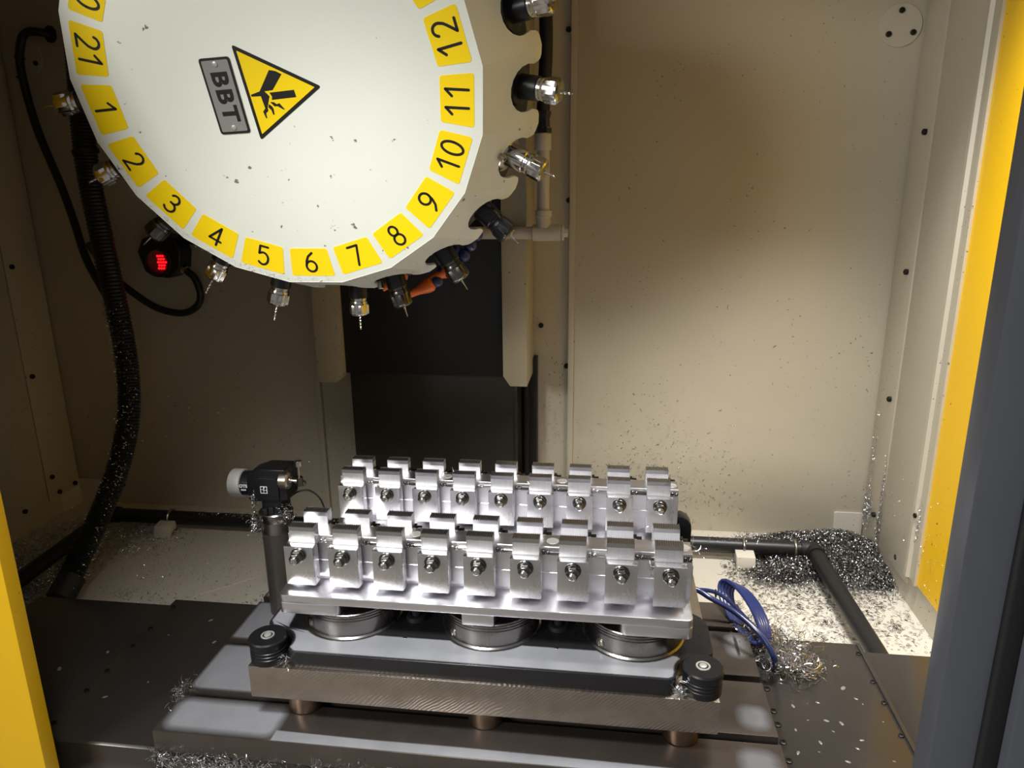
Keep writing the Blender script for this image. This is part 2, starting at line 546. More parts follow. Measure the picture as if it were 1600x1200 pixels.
tag(link('coolant_drops', mesh_of('coolant_drops', g), DROP), 'milky coolant drops dried on the dark way covers', 'coolant drops', None, 'stuff')

# ================================================================== CLAMPING BASE
base = thing('clamping_base', 'thick sawn steel base plate with black cover and three round zero-point chucks', 'clamping base', (21, 240, 0))
BX0, BX1 = -294, 336
part('steel_plate', G().box(BX0, BX1, 37, 450, 38, 87), SAWN, base, 1.0, label='sawn bare steel plate')
for x in (-234, 28, 294):
    part('foot', G().lathe([(0, 23), (1, 24.5), (38, 24.5)], (x, 78, 0), (0, 0, 1), 32), COPPER, base)
for x in (-234, 294):
    part('foot', G().lathe([(0, 23), (1, 24.5), (38, 24.5)], (x, 330, 0), (0, 0, 1), 24), COPPER, base)


def notch(kx, ky, r, a0, a1, n=8):
    return [(kx + r * math.cos(math.radians(a0 + (a1 - a0) * k / n)), ky + r * math.sin(math.radians(a0 + (a1 - a0) * k / n))) for k in range(n + 1)]


KX0, KX1, KY = -273, 316, 61
cov = [(-226, 41.5), (270, 41.5), (276, 43.5), (281, 48)]
cov += notch(KX1, KY, 33, 195, 95, 8)[1:]
cov += [(327, 97), (334, 104), (335.5, 110), (335.5, 165), (334, 176), (328, 187), (318, 196), (300, 203)]
cov += [(-258, 203), (-277, 196), (-287, 187), (-292, 176), (-293.5, 165), (-293.5, 110), (-292, 104), (-285, 97)]
cov += notch(KX0, KY, 33, 85, -15, 8)[:-1]
cov += [(-238, 48), (-233, 43.5)]
part('cover_plate', G().prism(cov, 'z', 87, 111), SLATE, base, 1.2, 3, label='dark grey cover plate with rounded corner notches')
film = [(-230, 44), (272, 44), (278, 48)] + notch(KX1, KY, 35.5, 195, 135, 6)[1:] + [(286, 92)]  # coolant film; straight rear edge painted in where the fixture plate's shade begins
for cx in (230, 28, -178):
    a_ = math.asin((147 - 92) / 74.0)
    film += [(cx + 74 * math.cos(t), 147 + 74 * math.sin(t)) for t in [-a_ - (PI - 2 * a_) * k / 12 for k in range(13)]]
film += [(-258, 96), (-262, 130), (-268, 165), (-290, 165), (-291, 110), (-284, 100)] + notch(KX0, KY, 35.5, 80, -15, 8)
film_light_patch(film, 2.6, 111.2, base, .95)
part('cover_plate', G().prism(rrect(BX0 + 1, BX1 - 3, 320, 446, 14), 'z', 87, 111), BLACKA, base, 1.0)
for i, cx in enumerate((-178, 28, 230)):
    ch = part('chuck', G().lathe([(0, 71.5), (2.2, 69.2), (25, 69.2), (25.6, 67.6), (27, 67.6), (27.6, 69.2), (29, 69.2), (29.6, 67.6), (31, 67.6), (31.6, 69.2), (33, 69.2), (33.6, 67.6), (34.6, 67.6), (35, 68.6), (36, 67.6)],
                                 (cx, 147, 111), (0, 0, 1), 72), CHUCKM, base)
    dx, dy = -0.66, -0.75
    p = (cx + dx * 68.2, 147 + dy * 68.2, 121)
    part('port_screw', G().lathe([(0, 6.6), (1.6, 6.6), (1.6, 5.4), (1.0, 5.2), (1.6, 4.6), (2.4, 2.2), (1.4, 1.8)], p, (dx, dy, 0), 20), STEEL, ch)
for x in (-82, 125):
    part('socket', G().lathe([(0, 15), (6, 14), (7, 10), (7, 9), (3, 8.5)], (x, 140, 111), (0, 0, 1), 24), RUBBER, base)
    part('socket_post', G().lathe([(0, 7), (40, 7)], (x, 140, 113), (0, 0, 1), 16), RUBBER, base)
for x in (-86, 126):
    part('screw', G().lathe([(0, 3.8), (.5, 3.4)], (x, 92, 111), (0, 0, 1), 14), STEEL, base)
for x, lab in ((KX0, 'left'), (KX1, 'right')):
    kn = part('corner_knob', G().lathe([(0, 25.2), (9, 25.2), (9.6, 24.4), (11.4, 24.4), (12, 25.2), (14, 25.2), (14.6, 24.4), (16.4, 24.4), (17, 25.2), (19, 25.2), (19.6, 24.4), (21.4, 24.4), (22, 25.2), (28, 26.3), (32, 26.3), (34, 24.6)],
                                       (x, KY, 87), (0, 0, 1), 48), BLACKA, base, label='black ribbed round corner knob')
    rg = part('socket_screw', G().lathe([(0, 9.4), (.8, 9.2), (.8, 7.0), (0, 6.8)], (x, KY, 121), (0, 0, 1), 28, cap=False), RIVET, kn)
    part('socket_well', G().lathe([(-2, 8.4), (0.1, 8.4)], (x, KY, 121), (0, 0, 1), 24), RUBBER, kn)
    part('socket_core', G().lathe([(0, 5.0), (1.4, 4.8), (1.8, 3.6)], (x, KY, 121), (0, 0, 1), 20), RIVET, kn)
part('rear_bumper', G().prism([(305, 111), (305, 154), (307, 159), (312, 161), (320, 161), (330, 156), (336, 147), (337, 138), (337, 111)], 'y', 412, 440), BLACKA, base, 2.0)

# ================================================================== FIXTURE ON THE CHUCKS
FX0, FX1, FY0, FY1 = -261, 303, 77, 417
fix = thing('fixture_plate', 'milled aluminium fixture plate with two long raised clamping rails', 'fixture', (21, 247, 147))
part('plate', G().prism(rrect(FX0, FX1, FY0, FY1, 9), 'z', 163, 175), ALU, fix, 1.4)
for x0, x1 in ((FX0, -174), (-2, 42), (210, FX1)):
    part('plate_pad', G().prism(rrect(x0, x1, FY0 + .3, FY1 - 1, 8 if x1 - x0 > 50 else 2), 'z', 147, 163), ALU, fix, 0.8)
for dy in (0, 211):
    pr = [(126, 175), (126, 180), (120, 183), (120, 208), (120.8, 209), (120, 210), (120, 235), (124, 235), (124, 244.3), (124.7, 245), (158.3, 245), (159, 244.3), (159, 235), (171, 235), (171, 175)]
    rail = part('rail', G().prism([(y + dy, z) for y, z in pr], 'x', FX0 + 2, FX1), ALU, fix)
    for x in (-78, 116, 293):
        part('plug', G().lathe([(0, 8.5), (.6, 8.2)], (x, 141.5 + dy, 245), (0, 0, 1), 28), RIVET, rail)
    for i in range(9):
        xc = 19.5 + (i - 4) * 62.8 + 18.4
        gg = G()
        gg.ball((xc + 4.2, 121.8 + dy, 238.2), 3.0, 10, 6)
        gg.ball((xc + 10.6, 120.8 + dy, 238.2), 3.2, 10, 6)
        if i < 8:
            gg.tube([(xc + 13, 121.3 + dy, 238.0), (xc + 25.8, 121.3 + dy, 238.0)], 2.9, 10)
        part('stop_pins', gg, NUTM if i % 3 else CHROME, rail)
        g2 = G()
        g2.box(xc + .4, xc + 5, 158.8 + dy, 172 + dy, 235, 246)
        g2.box(xc + 5, xc + 12, 165 + dy, 172 + dy, 235, 243)
        g2.ball((xc + 9, 161.5 + dy, 238), 2.8, 10, 6)
        part('stop_bracket', g2, NUTM, rail, 0.4)

# clamp blocks with washer, nut and stud
ORD = ['first', 'second', 'third', 'fourth', 'fifth', 'sixth', 'seventh', 'eighth', 'ninth']


def clamp_proto():
    t = thing('clamp_block', '', 'clamp block', (0, 104, 182))
    part('block', G().prism([(95, 182), (113, 182), (113, 236), (107.2, 236), (107.2, 240), (95, 240)], 'x', -21, 21), ALUB, t, 0.6, 2)
    part('washer', G().lathe([(0, 11), (1.6, 11), (2.2, 10.4), (2.2, 4.6)], (0, 95, 228), (0, -1, 0), 28), NUTM, t)
    part('nut', G().lathe([(2.2, 9.8), (4.2, 9.6), (4.8, 8.4)], (0, 95, 228), (0, -1, 0), 28).lathe([(4.4, 8.7), (13.2, 8.9), (14.6, 7.2), (14.6, 5)], (0, 95, 228), (0, -1, 0), 6, rot=.3), NUTM, t, 0.35, 1, 25)
    part('stud', G().lathe([(10, 4.9), (18, 4.9), (18.6, 4.4), (19.6, 4.8), (20.6, 3.4), (20.6, 1.4), (19.4, 1)], (0, 95, 228), (0, -1, 0), 18), CHROME, t)
    return t


ENDS = ['leftmost', 'second from the left', 'third from the left', 'fourth from the left', 'middle', 'fourth from the right', 'third from the right', 'second from the right', 'rightmost']
cp = clamp_proto()
first = True
rj = random.Random(7)
for r, (dy, nm) in enumerate(((0, 'front'), (211, 'rear'))):
    for i in range(9):
        o = cp if first else copy_tree(cp)
        first = False
        o.location = Vector((20 + (i - 4) * 63.2, 104 + dy, 182)) * S
        for ch in o.children:
            if ch.name.startswith('nut'):
                ch.rotation_euler = (0, 0, 0)
        tag(o, f'aluminium clamp block with steel nut on the {nm} rail, {ENDS[i]} of nine', 'clamp block', f'clamp blocks on the {nm} rail')


def work_proto():
    t = thing('workpiece', '', 'workpiece', (0, 116, 236))
    part('body', G().box(-18.2, 18.2, 108, 124, 236, 257.6), STOCK, t, 0.0)
    n = 12
    w = 36.4 / (n + .28)
    pr = []
    for k in range(n + 1):
        x = -18.2 + k * w
        pr += [(x, 263.4), (x + w * .12, 265), (x + w * .22, 265), (x + w * .34, 263.4)]
    pr = [(-18.2, 257.5)] + pr[:-1] + [(18.2, 263.4), (18.2, 257.5)]
    part('serrated_top', G().prism(pr, 'y', 108, 124), TOPM, t, 0, 2, 15)
    return t


wp = work_proto()
first = True
for dy, nm, desc in ((0, 'frontmost', 'front side of front rail'), (51, 'second', 'back side of front rail'), (211, 'third', 'front side of rear rail'), (262, 'rearmost', 'back side of rear rail')):
    for i in range(9):
        o = wp if first else copy_tree(wp)
        first = False
        zz = 236 if dy in (0, 211) else 235.2
        o.location = Vector((19.5 + (i - 4) * 62.8, 116 + dy, zz)) * S
        tag(o, f'serrated aluminium workpiece, {desc}, {ENDS[i]}', 'workpiece', f'workpieces in the {nm} row')

# ================================================================== TOOL SETTER
ts = thing('tool_setter', 'black tool setting probe with silver ring on a tall grey column', 'tool setter', (-367, 306, 0))
tx, ty = -367, 306
part('column', G().lathe([(0, 26), (155, 26), (155, 20)], (tx, ty, 0), (0, 0, 1), 48), COLUMN, ts)
part('column_band', G().lathe([(155, 26.4), (176, 26.4)], (tx, ty, 0), (0, 0, 1), 48), STEEL, ts)
part('collar', G().lathe([(176, 27.6), (177, 28.2), (190, 28.2), (192, 26.5)], (tx, ty, 0), (0, 0, 1), 48), CHUCKM, ts)
part('stem', G().lathe([(192, 23), (199, 23), (200, 21)], (tx + 3, ty, 0), (0, 0, 1), 36).prism(rrect(tx - 15, tx + 21, 284, 326, 7), 'z', 199, 222), BLACKA, ts, 0.8)
part('stem_clip', G().box(tx - 11, tx - 3, 280.5, 285, 193, 203).box(tx, tx + 8, 280.5, 285, 193, 206), RUBBER, ts, 0.6)
hd = part('head', G().prism([(-379, 215), (-334, 219), (-331, 262), (-335, 273), (-374, 273), (-398, 264), (-402, 258), (-402, 219), (-398, 214)], 'y', 284, 328), BLACKA, ts, 2.5, 3)
part('head_front', G().prism(rrect(-386, -346, 218, 259, 7), 'y', 280, 286), BLACKA, hd, 1.5)
em = part('emblem', G().prism(rrect(-377, -365, 232, 244.5, .8), 'y', 279.4, 280.2), WHITEP, hd)
part('emblem_mark', G().prism([(-375.8, 233.5), (-371.6, 233.5), (-371.6, 238), (-375.8, 239)], 'y', 279.0, 279.6).prism([(-370.6, 233.5), (-366.2, 233.5), (-366.2, 237.5), (-370.6, 237)], 'y', 279.0, 279.6).prism([(-375.8, 240.2), (-371.6, 239), (-371.6, 243.4), (-375.8, 243.4)], 'y', 279.0, 279.6)
     .prism([(-370.6, 238.2), (-366.2, 238.6), (-366.2, 243.4), (-368.8, 243.4)], 'y', 279.0, 279.6), INK, em)
part('receiver_barrel', G().lathe([(0, 21), (16, 21)], (-402, 306, 238), (-1, 0, 0), 36), BLACKA, ts)
part('ring', G().lathe([(15, 22), (16, 23.6), (34, 23.6), (36, 22.4), (36.4, 17), (33, 16)], (-402, 306, 238), (-1, 0, 0), 40), SILVER, ts, label='silver end ring')
part('disc', G().lathe([(0, 12), (2, 14.5), (14, 14.5), (16, 12.5), (17, 8)], (-341, 281, 257), (1, 0, 0), 36), STEEL, ts)
part('stylus_rod', G().lathe([(0, 6), (3, 6), (3.5, 3.4), (8, 3.4), (8.5, 4.4), (15, 4.4)], (-325, 281, 257), (1, 0, 0), 20), CHROME, ts)
st = part('stylus_holder', G().lathe([(0, 4), (1, 5.6), (15, 5.6), (16.5, 4)], (-308, 281, 248), (0, 0, 1), 20).ball((-304, 285, 251), 5, 12, 8), NUTM, ts)
part('stylus', G().lathe([(15, 1.4), (34, 1.4), (34.5, 6), (43, 6), (43.6, 5.4)], (-308, 281, 248), (0, 0, 1), 20), CHROME, st)
part('cable', G().tube(spline([(-350, 322, 206), (-335, 330, 215), (-318, 338, 214), (-300, 340, 196), (-292, 345, 150)], 6), 1.6, 8), RUBBER, ts)


def text_mesh(txt, size, bold=0.0, extrude=0.0, width=1.0):
    cu = bpy.data.curves.new('lettering', 'FONT')
    cu.body = txt
    cu.size = size
    cu.offset = bold
    cu.extrude = extrude
    cu.align_x, cu.align_y = 'CENTER', 'CENTER'
    cu.space_character = width
    cu.resolution_u = 4
    o = bpy.data.objects.new('lettering_tmp', cu)
    COL.objects.link(o)
    bpy.context.view_layer.update()
    me = bpy.data.meshes.new_from_object(o.evaluated_get(bpy.context.evaluated_depsgraph_get()))
    bpy.data.objects.remove(o, do_unlink=True)
    return me


me = text_mesh('OTS', 7.6 * S, 0.28 * S, 0.2 * S, 1.0)
o = link('lettering', me, WHITEP, ts)
o.location = (Vector((-409.2, 284.5, 241.0)) - origin(ts)) * S
o.rotation_euler = (PI / 2, 0, 0)
part('lettering_line', G().box(-414, -405, 284.6, 285.8, 234.6, 235.4).box(-414, -405, 284.8, 286.0, 233.0, 233.7), WHITEP, ts)

# ================================================================== TOOL TURRET
TC = Vector((-225, 131, 833))
TA = math.radians(18.9)
TN = Vector((0, -math.cos(TA), -math.sin(TA)))
E1 = Vector((1, 0, 0))
E2 = TN.cross(E1)
tur = bpy.data.objects.new('tool_turret', None)
COL.objects.link(tur)
tur.empty_display_size = 0.05
tur.matrix_world = Matrix((
    (E1.x * 1, E2.x, TN.x, TC.x * S), (E1.y, E2.y, TN.y, TC.y * S), (E1.z, E2.z, TN.z, TC.z * S), (0, 0, 0, 1)))
tag(tur, 'large white tool turret with yellow numbered labels around its faceted rim', 'tool turret')
RT, RB, DB = 260.0, 320.0, 100.0      # face radius, rear radius, depth of the flared rim
ST = 2 * PI / 21


def lang(n):                          # angle of station n on the face
    return math.radians(-4.33 - (11 - n) * 360 / 21)


def pol(r, a):
    return (r * math.cos(a), r * math.sin(a))


va = [math.radians(4.24) + k * ST for k in range(21)]
part('face_plate', G().prism([pol(RT, a) for a in va], 'z', -4, 0), WHITE, tur, 1.2, 2, raw=True)
g = G()
for k in range(21):
    a0, a1 = va[k], va[k] + ST
    am = (a0 + a1) / 2
    h = math.cos(ST / 2)
    rad = Vector((math.cos(am), math.sin(am), 0)); tan = Vector((-math.sin(am), math.cos(am), 0)); ax = Vector((0, 0, -1))
    w0, w1 = RT * math.sin(ST / 2), RB * math.sin(ST / 2)
    Lf = math.hypot((RB - RT) * h, DB)
    dirv = (rad * (RB - RT) * h + ax * DB) / Lf
    nor = (rad * DB + Vector((0, 0, 1)) * (RB - RT) * h) / Lf
    o0 = rad * RT * h
    rh, vc = 29.0, Lf - 27
    pl = [(-w0, 0), (w0, 0), (w1, Lf), (rh + 8, Lf), (rh + 3, Lf - 2), (rh + .5, Lf - 6)]
    pl += [(rh * math.cos(math.radians(t)), vc + rh * math.sin(math.radians(t)) * 1.2) for t in range(20, -201, -20)]
    pl += [(-rh - .5, Lf - 6), (-rh - 3, Lf - 2), (-rh - 8, Lf), (-w1, Lf)]
    n = len(pl)
    top = [o0 + tan * u + dirv * v for u, v in pl]
    bot = [p - nor * 3.5 for p in top]
    g.add(top + bot, [tuple(range(n)), tuple(range(n, 2 * n))[::-1]] + [(i, (i + 1) % n, n + (i + 1) % n, n + i) for i in range(n)])
part('rim_shell', g, WHITE, tur, 0, 2, 12, raw=True)
part('inner_drum', G().lathe([(4, 250), (8, 252), (60, 272), (112, 300), (130, 300), (130, 60)], (0, 0, 0), (0, 0, -1), 84, cap=False), BLACKP, tur, raw=True)
for k, n in ((0, 10), (1, 7)):
    a = lang(n) + (0.02 if n == 10 else -0.09)
    rr = RT + 46 * .56 if n == 10 else RT + 50
    dd = 44 if n == 10 else 84
    d = Vector((math.cos(a), math.sin(a), .5)).normalized()
    part('set_screw', G().lathe([(-6, 5), (5, 5), (6, 4), (6, 2), (4, 2)], (rr * math.cos(a), rr * math.sin(a), -dd), d, 12), STEEL, tur, raw=True)

# digits are single rounded strokes
def arc(cx, cy, rx, ry, a0, a1, n=16):
    return [(cx + rx * math.cos(math.radians(a0 + (a1 - a0) * k / n)), cy + ry * math.sin(math.radians(a0 + (a1 - a0) * k / n))) for k in range(n + 1)]


DIG = {
    '0': [arc(.27, .5, .25, .48, 0, 360, 32)],
    '1': [[(.06, .72), (.32, .98)], [(.32, .98), (.32, .02)]],
    '2': [arc(.27, .73, .23, .25, 165, -20, 14) + [(.44, .5), (.34, .36), (.06, .02)], [(.06, .02), (.52, .02)]],
    '3': [arc(.26, .75, .21, .23, 150, -90, 14), arc(.26, .27, .25, .25, 90, -150, 16), [(.18, .52), (.28, .52)]],
    '4': [[(.40, .02), (.40, .98)], [(.40, .98), (.0, .27)], [(.0, .27), (.56, .27)]],
    '5': [[(.47, .98), (.10, .98)], [(.10, .98), (.07, .58)], [(.07, .58), (.14, .62)] + arc(.26, .34, .25, .32, 100, -140, 16)],
    '6': [arc(.27, .29, .25, .27, 0, 360, 28), [(.03, .34), (.07, .56), (.19, .80), (.40, .98)]],
    '7': [[(.02, .98), (.52, .98)], [(.52, .98), (.20, .02)]],
    '8': [arc(.27, .74, .20, .23, 0, 360, 24), arc(.27, .27, .25, .26, 0, 360, 28)],
    '9': [arc(.27, .71, .25, .27, 0, 360, 28), [(.51, .66), (.47, .44), (.35, .20), (.14, .02)]],
}


def stroke(g, pts, hw, z, T):
    """flat rounded ribbon along a 2d polyline; T maps (u, v) to the plane"""
    P = [Vector(p) for p in pts]
    n = len(P)
    L_, R_ = [], []
    for i in range(n):
        t = (P[min(i + 1, n - 1)] - P[max(i - 1, 0)])
        if i in (0, n - 1) and (P[0] - P[-1]).length < 1e-6:
            t = P[1] - P[-2]
        t.normalize()
        nn = Vector((-t.y, t.x)) * hw
        L_.append(P[i] + nn); R_.append(P[i] - nn)
    vs, fs = [], []
    for i in range(n):
        for q in (L_[i], R_[i]):
            x, y = T(q.x, q.y)
            vs.append((x, y, z))
    fs = [(2 * i, 2 * i + 1, 2 * i + 3, 2 * i + 2) for i in range(n - 1)]
    g.add(vs, fs)
    for c, d in ((P[0], P[0] - P[1]), (P[-1], P[-1] - P[-2])):
        a0 = math.atan2(d.y, d.x)
        ring = [c + Vector((math.cos(a0 - PI / 2 + PI * k / 6), math.sin(a0 - PI / 2 + PI * k / 6))) * hw for k in range(7)]
        g.add([(*T(q.x, q.y), z) for q in ring], [tuple(range(7))])


for n in (20, 21, 1, 2, 3, 4, 5, 6, 7, 8, 9, 10, 11, 12, 13):
    a = lang(n if n < 15 else n - 21)
    up = Vector((-math.cos(a), -math.sin(a)))
    ri = Vector((up.y, -up.x))
    ctr = Vector(pol(226.5, a))
    quad = round_poly([tuple(ctr + ri * sx - up * sy) for sx, sy in ((-31.2, 20.5), (31.2, 20.5), (26.2, -20.5), (-26.2, -20.5))], 4, 4)
    lb = part('number_label', G().prism(quad, 'z', 0, 0.35), LABELY, tur, raw=True)
    lb['label'] = f'yellow label numbered {n}'
    txt = str(n)
    H = 29.0
    tw = (len(txt) - 1) * 0.72 + 0.54
    g = G()
    for j, chd in enumerate(txt):
        def T(u, v, j=j):
            q = ctr + ri * ((u + j * 0.72 - tw / 2) * H) + up * ((v - .5) * H)
            return (q.x, q.y)
        for s_ in DIG[chd]:
            stroke(g, s_, 1.65 / H, 0.6, T)
    part('digits', g, INK, lb, raw=True)

# warning triangle
tri = [(-38.3, 52.1), (62.2, 2.4), (-29.8, -59.4)]
cen = Vector((sum(p[0] for p in tri) / 3, sum(p[1] for p in tri) / 3))
sg = part('warning_sign', G().prism(round_poly(tri, 2.5, 5), 'z', 0, 0.4), INK, tur, raw=True, label='triangular yellow and black crushed hand warning sign')
tin = [tuple(cen + (Vector(p) - cen) * 0.87) for p in tri]
part('sign_field', G().prism(round_poly(tin, .6, 3), 'z', 0.4, 0.6), LABELY, sg, raw=True)
g = G()
for pl in ([(1.4, 22.7), (9.3, 21.2), (15.9, 17.6), (0.5, 0.0), (-10.3, -1.2), (-5.3, -7.0), (-10.8, -19.7), (-10.9, -23.9), (-14.6, -26.9), (-14.5, -32.7), (-16.0, -32.7), (-18.0, -24.8), (-14.2, -21.2), (-16.2, -6.7), (-28.1, -6.9), (-28.7, -4.8), (-16.4, -1.1)],
           [(-4.3, -2.9), (27.4, -0.4), (28.5, -8.8), (-3.2, -11.3), (-2.1, -7.6)],
           [(-6.1, -13.8), (-1.6, -13.9), (1.7, -16.4), (5.4, -15.4), (10.7, -22.8), (8.7, -22.8), (2.3, -18.8), (-1.7, -18.9)],
           [(-8.4, -16.1), (-4.9, -18.8), (-3.6, -22.0), (-3.9, -28.7), (-5.8, -28.7), (-6.8, -23.4), (-9.9, -19.7)]):
    g.prism(pl, 'z', 0.6, 0.8)
part('pictogram', g, INK, sg, raw=True)
# name plate
pc = Vector((-62.4, -6.0))
pr_ = Vector((3.9, -86.5)).normalized()           # reading direction
pu = Vector((-pr_.y, pr_.x))
pq = lambda hu, hv, r: round_poly([tuple(pc + pr_ * su * hu + pu * sv * hv) for su, sv in ((-1, -1), (1, -1), (1, 1), (-1, 1))], r, 5)
npl = part('name_plate', G().prism(pq(44.5, 19.8, 4), 'z', 0, 1.2), INK, tur, raw=True, label='grey metal name plate reading BBT with black border')
part('plate_field', G().prism(pq(41.6, 17.0, 2), 'z', 1.2, 1.4), PLATEG, npl, raw=True)
for s_ in (-1, 1):
    q = pc + pr_ * s_ * 37.2
    part('rivet', G().lathe([(0, 3.4), (1, 3.0), (1.4, 1.8)], (q.x, q.y, 1.4), (0, 0, 1), 16), RIVET, npl, raw=True)
me = text_mesh('BBT', 26 * S, 0.9 * S, 0.1 * S, 1.16)
o = link('lettering', me, INK, npl)
o.location = (pc.x * S, pc.y * S, 1.55 * S)
o.rotation_euler = (0, 0, math.atan2(pr_.y, pr_.x))
o.scale = (1.2, 1.1, 1)

# ------------------------------------------------------------------ tools in the turret
def tool(n, body_mat, cut_len, cut_r, label, chrome_body=False, M4=None, spiral=True, nut_mat=None):
    """local +Z points out of the turret along the tool"""
    t = thing('tool_holder', label, 'tool holder', (0, 0, 0), 'tool holders in the turret')
    if M4 is None:
        a = lang(n)
        rad = E1 * math.cos(a) + E2 * math.sin(a)
        o_ = TC + rad * 292 - TN * 85
        d = rad * math.cos(TA) + TN * math.sin(TA)
    else:
        o_, d = M4
    q = Vector(d).to_track_quat('Z', 'Y')
    t.matrix_world = Matrix.Translation(Vector(o_) * S) @ q.to_matrix().to_4x4()
    nm = nut_mat or CHROME
    part('flange', G().lathe([(-14, 15), (-14, 27), (-9, 27), (-7.5, 23), (-5.5, 23), (-4, 25.5), (0, 25.5), (1.5, 24), (2.5, 17)], (0, 0, 0), (0, 0, 1), 36), CHROME if chrome_body else BLACKA, t, raw=True)
    part('shank', G().lathe([(2, 16.2), (6, 15.4), (26, 15.2), (27, 14)], (0, 0, 0), (0, 0, 1), 32), body_mat, t, raw=True)
    part('collar', G().lathe([(26.5, 13.6), (30, 13.6), (30.6, 12.6), (31.6, 12.6), (32.2, 14), (35, 14.6), (38, 14.6)], (0, 0, 0), (0, 0, 1), 32), nm, t, raw=True)
    part('collet_nut', G().lathe([(37, 15.8), (39, 16.8), (52.5, 16.8), (55.5, 13.6)], (0, 0, 0), (0, 0, 1), 6, rot=n * .7).lathe([(36, 15.2), (54, 14.6), (56, 12)], (0, 0, 0), (0, 0, 1), 28), nm, t, 0.5, 1, 25, raw=True)
    part('seal_disc', G().lathe([(55.6, 10.5), (56.4, 10.5), (56.4, 5), (54.6, 4)], (0, 0, 0), (0, 0, 1), 24), BRASS, t, raw=True)
    g = G()
    z0, z1 = 54, 56 + cut_len
    if spiral:
        N_ = max(12, int(cut_len * 1.2))
        vs, fs = [], []
        for i in range(N_ + 1):
            z = z0 + (z1 - z0) * i / N_
            for k in range(8):
                w = 2 * PI * k / 8
                tw = i * 0.55
                rr = cut_r * (0.72 + 0.28 * math.cos(2 * (w - tw)))
                if i == N_:
                    rr *= .55
                vs.append((rr * math.cos(w), rr * math.sin(w), z))
        for i in range(N_):
            for k in range(8):
                k2 = (k + 1) % 8
                fs.append((i * 8 + k, i * 8 + k2, (i + 1) * 8 + k2, (i + 1) * 8 + k))
        fs.append(tuple(N_ * 8 + k for k in range(8)))
        g.add(vs, fs)
    else:
        g.lathe([(z0, cut_r * 1.9), (58, cut_r * 1.9), (58 + cut_len * .45, cut_r), (z1, cut_r * .8), (z1 + 1, .1)], (0, 0, 0), (0, 0, 1), 12)
    part('cutter', g, CHROME, t, raw=True)
    return t


TL = {1: (18, 1.0, False, 'dark tool holder with thin cutter beside label 1 of the turret'),
      2: (17, 1.8, True, 'steel collet tool holder with short cutter beside label 2 of the turret'),
      3: (20, .9, False, 'tool holder with thin cutter beside label 3, above the red lit receiver'),
      4: (28, 2.4, True, 'tool holder with twist drill beside label 4 of the turret'),
      5: (26, 2.2, True, 'tool holder with twist drill hanging below label 5 of the turret'),
      7: (16, 1.0, False, 'tool holder with pointed cutter below label 7, beside the orange nozzles'),
      8: (16, .9, False, 'tool holder with thin cutter below label 8 of the turret'),
      9: (16, .8, False, 'all black tool holder with fine cutter beside label 9 of the turret'),
      10: (16, 1.0, False, 'fully chromed tool holder with fine cutter beside label 10'),
      11: (17, 2.4, True, 'black tool holder with bright hex nut and end mill beside label 11'),
      12: (17, 2.0, True, 'tool holder at the top edge of the picture beside label 12')}
for n, (cl, cr, sp, lab) in TL.items():
    tool(n, CHROME if n == 10 else BLACKA, cl, cr, lab, n == 10, None, sp, BLACKA if n == 9 else (NUTM if n in (3, 7, 8) else None))

# spindle head behind the turret with the sixth tool
sp_ = thing('spindle_head', 'black spindle head mostly hidden behind the white turret', 'spindle', (-225, 388, 588))
part('spindle_nose', G().lathe([(0, 26), (4, 36), (24, 38), (26, 40), (94, 40)], (-225, 388, 588), (0, 0, 1), 40), BLACKA, sp_)
part('head_cover', G().box(-325, -125, 350, 760, 680, 1300), BLACKP, sp_, 4)
t6 = tool(6, BLACKA, 24, 2.0, 'tool holder in the spindle below label 6, over the black column panel', False, ((-225, 388, 568), Vector((0, 0, -1))), True)
noz = [((-99, 372, 566), (-138, 366, 547), 'orange coolant nozzle right of tool holder 7, lower of the pair'), ((-66, 378, 590), (-103, 372, 572), 'orange coolant nozzle behind tool holder 8, upper of the pair'),
       ((-150, 392, 580), (-182, 384, 556), 'small orange nozzle tip left of tool holder 7')]
for i, (a, b, lab) in enumerate(noz):
    A, B = Vector(a), Vector(b)
    t = thing('coolant_nozzle', lab, 'coolant nozzle', a, 'orange coolant nozzles under the spindle')
    L_ = (B - A).length
    part('nozzle_tip', G().lathe([(-6, 8), (-2, 11.5), (4, 12), (11, 10.5), (L_ * .5, 7), (L_, 4.4), (L_, 2.4), (L_ - 4, 2)], A, B - A, 20), ORANGE, t)
    q = A - (B - A).normalized() * 12
    g = G().ball(q, 10, 14, 8)
    for k in range(1, 4):
        g.ball(q + Vector((10, 4, 16)) * k, 10.5, 14, 8)
    part('hose_link', g, BLUEP, t)

# ================================================================== PIPES, HOSES AND SENSOR ON THE BACK WALL
pv = thing('coolant_riser', 'pale plastic coolant riser pipe with tee right of the turret', 'pipe', (51, 720, 612))
part('pipe', G().lathe([(0, 12.5), (190, 12.5)], (52, 720, 634), (0, 0, 1), 28), PVC, pv)
part('coupling', G().lathe([(0, 15.5), (2, 16.5), (30, 16.5), (32, 14)], (51, 720, 782), (0, 0, 1), 28), PVC, pv)
part('hex_fitting', G().lathe([(0, 17), (9, 17), (10, 14), (26, 13), (34, 16), (40, 16)], (51, 720, 814), (0, 0, 1), 6), NUTM, pv)
part('rubber_hose', G().tube(spline([(51, 720, 850), (54, 720, 900), (57, 720, 980), (54, 726, 1080), (50, 735, 1200)], 8), 13, 14), RUBBER, pv)
part('tee', G().lathe([(0, 15), (1, 16.5), (56, 16.5), (57, 15)], (30, 720, 624), (1, 0, 0), 28).lathe([(10, 15), (30, 15), (32, 16.8), (44, 16.8)], (52, 720, 624), (0, 0, 1), 28), PVC, pv)
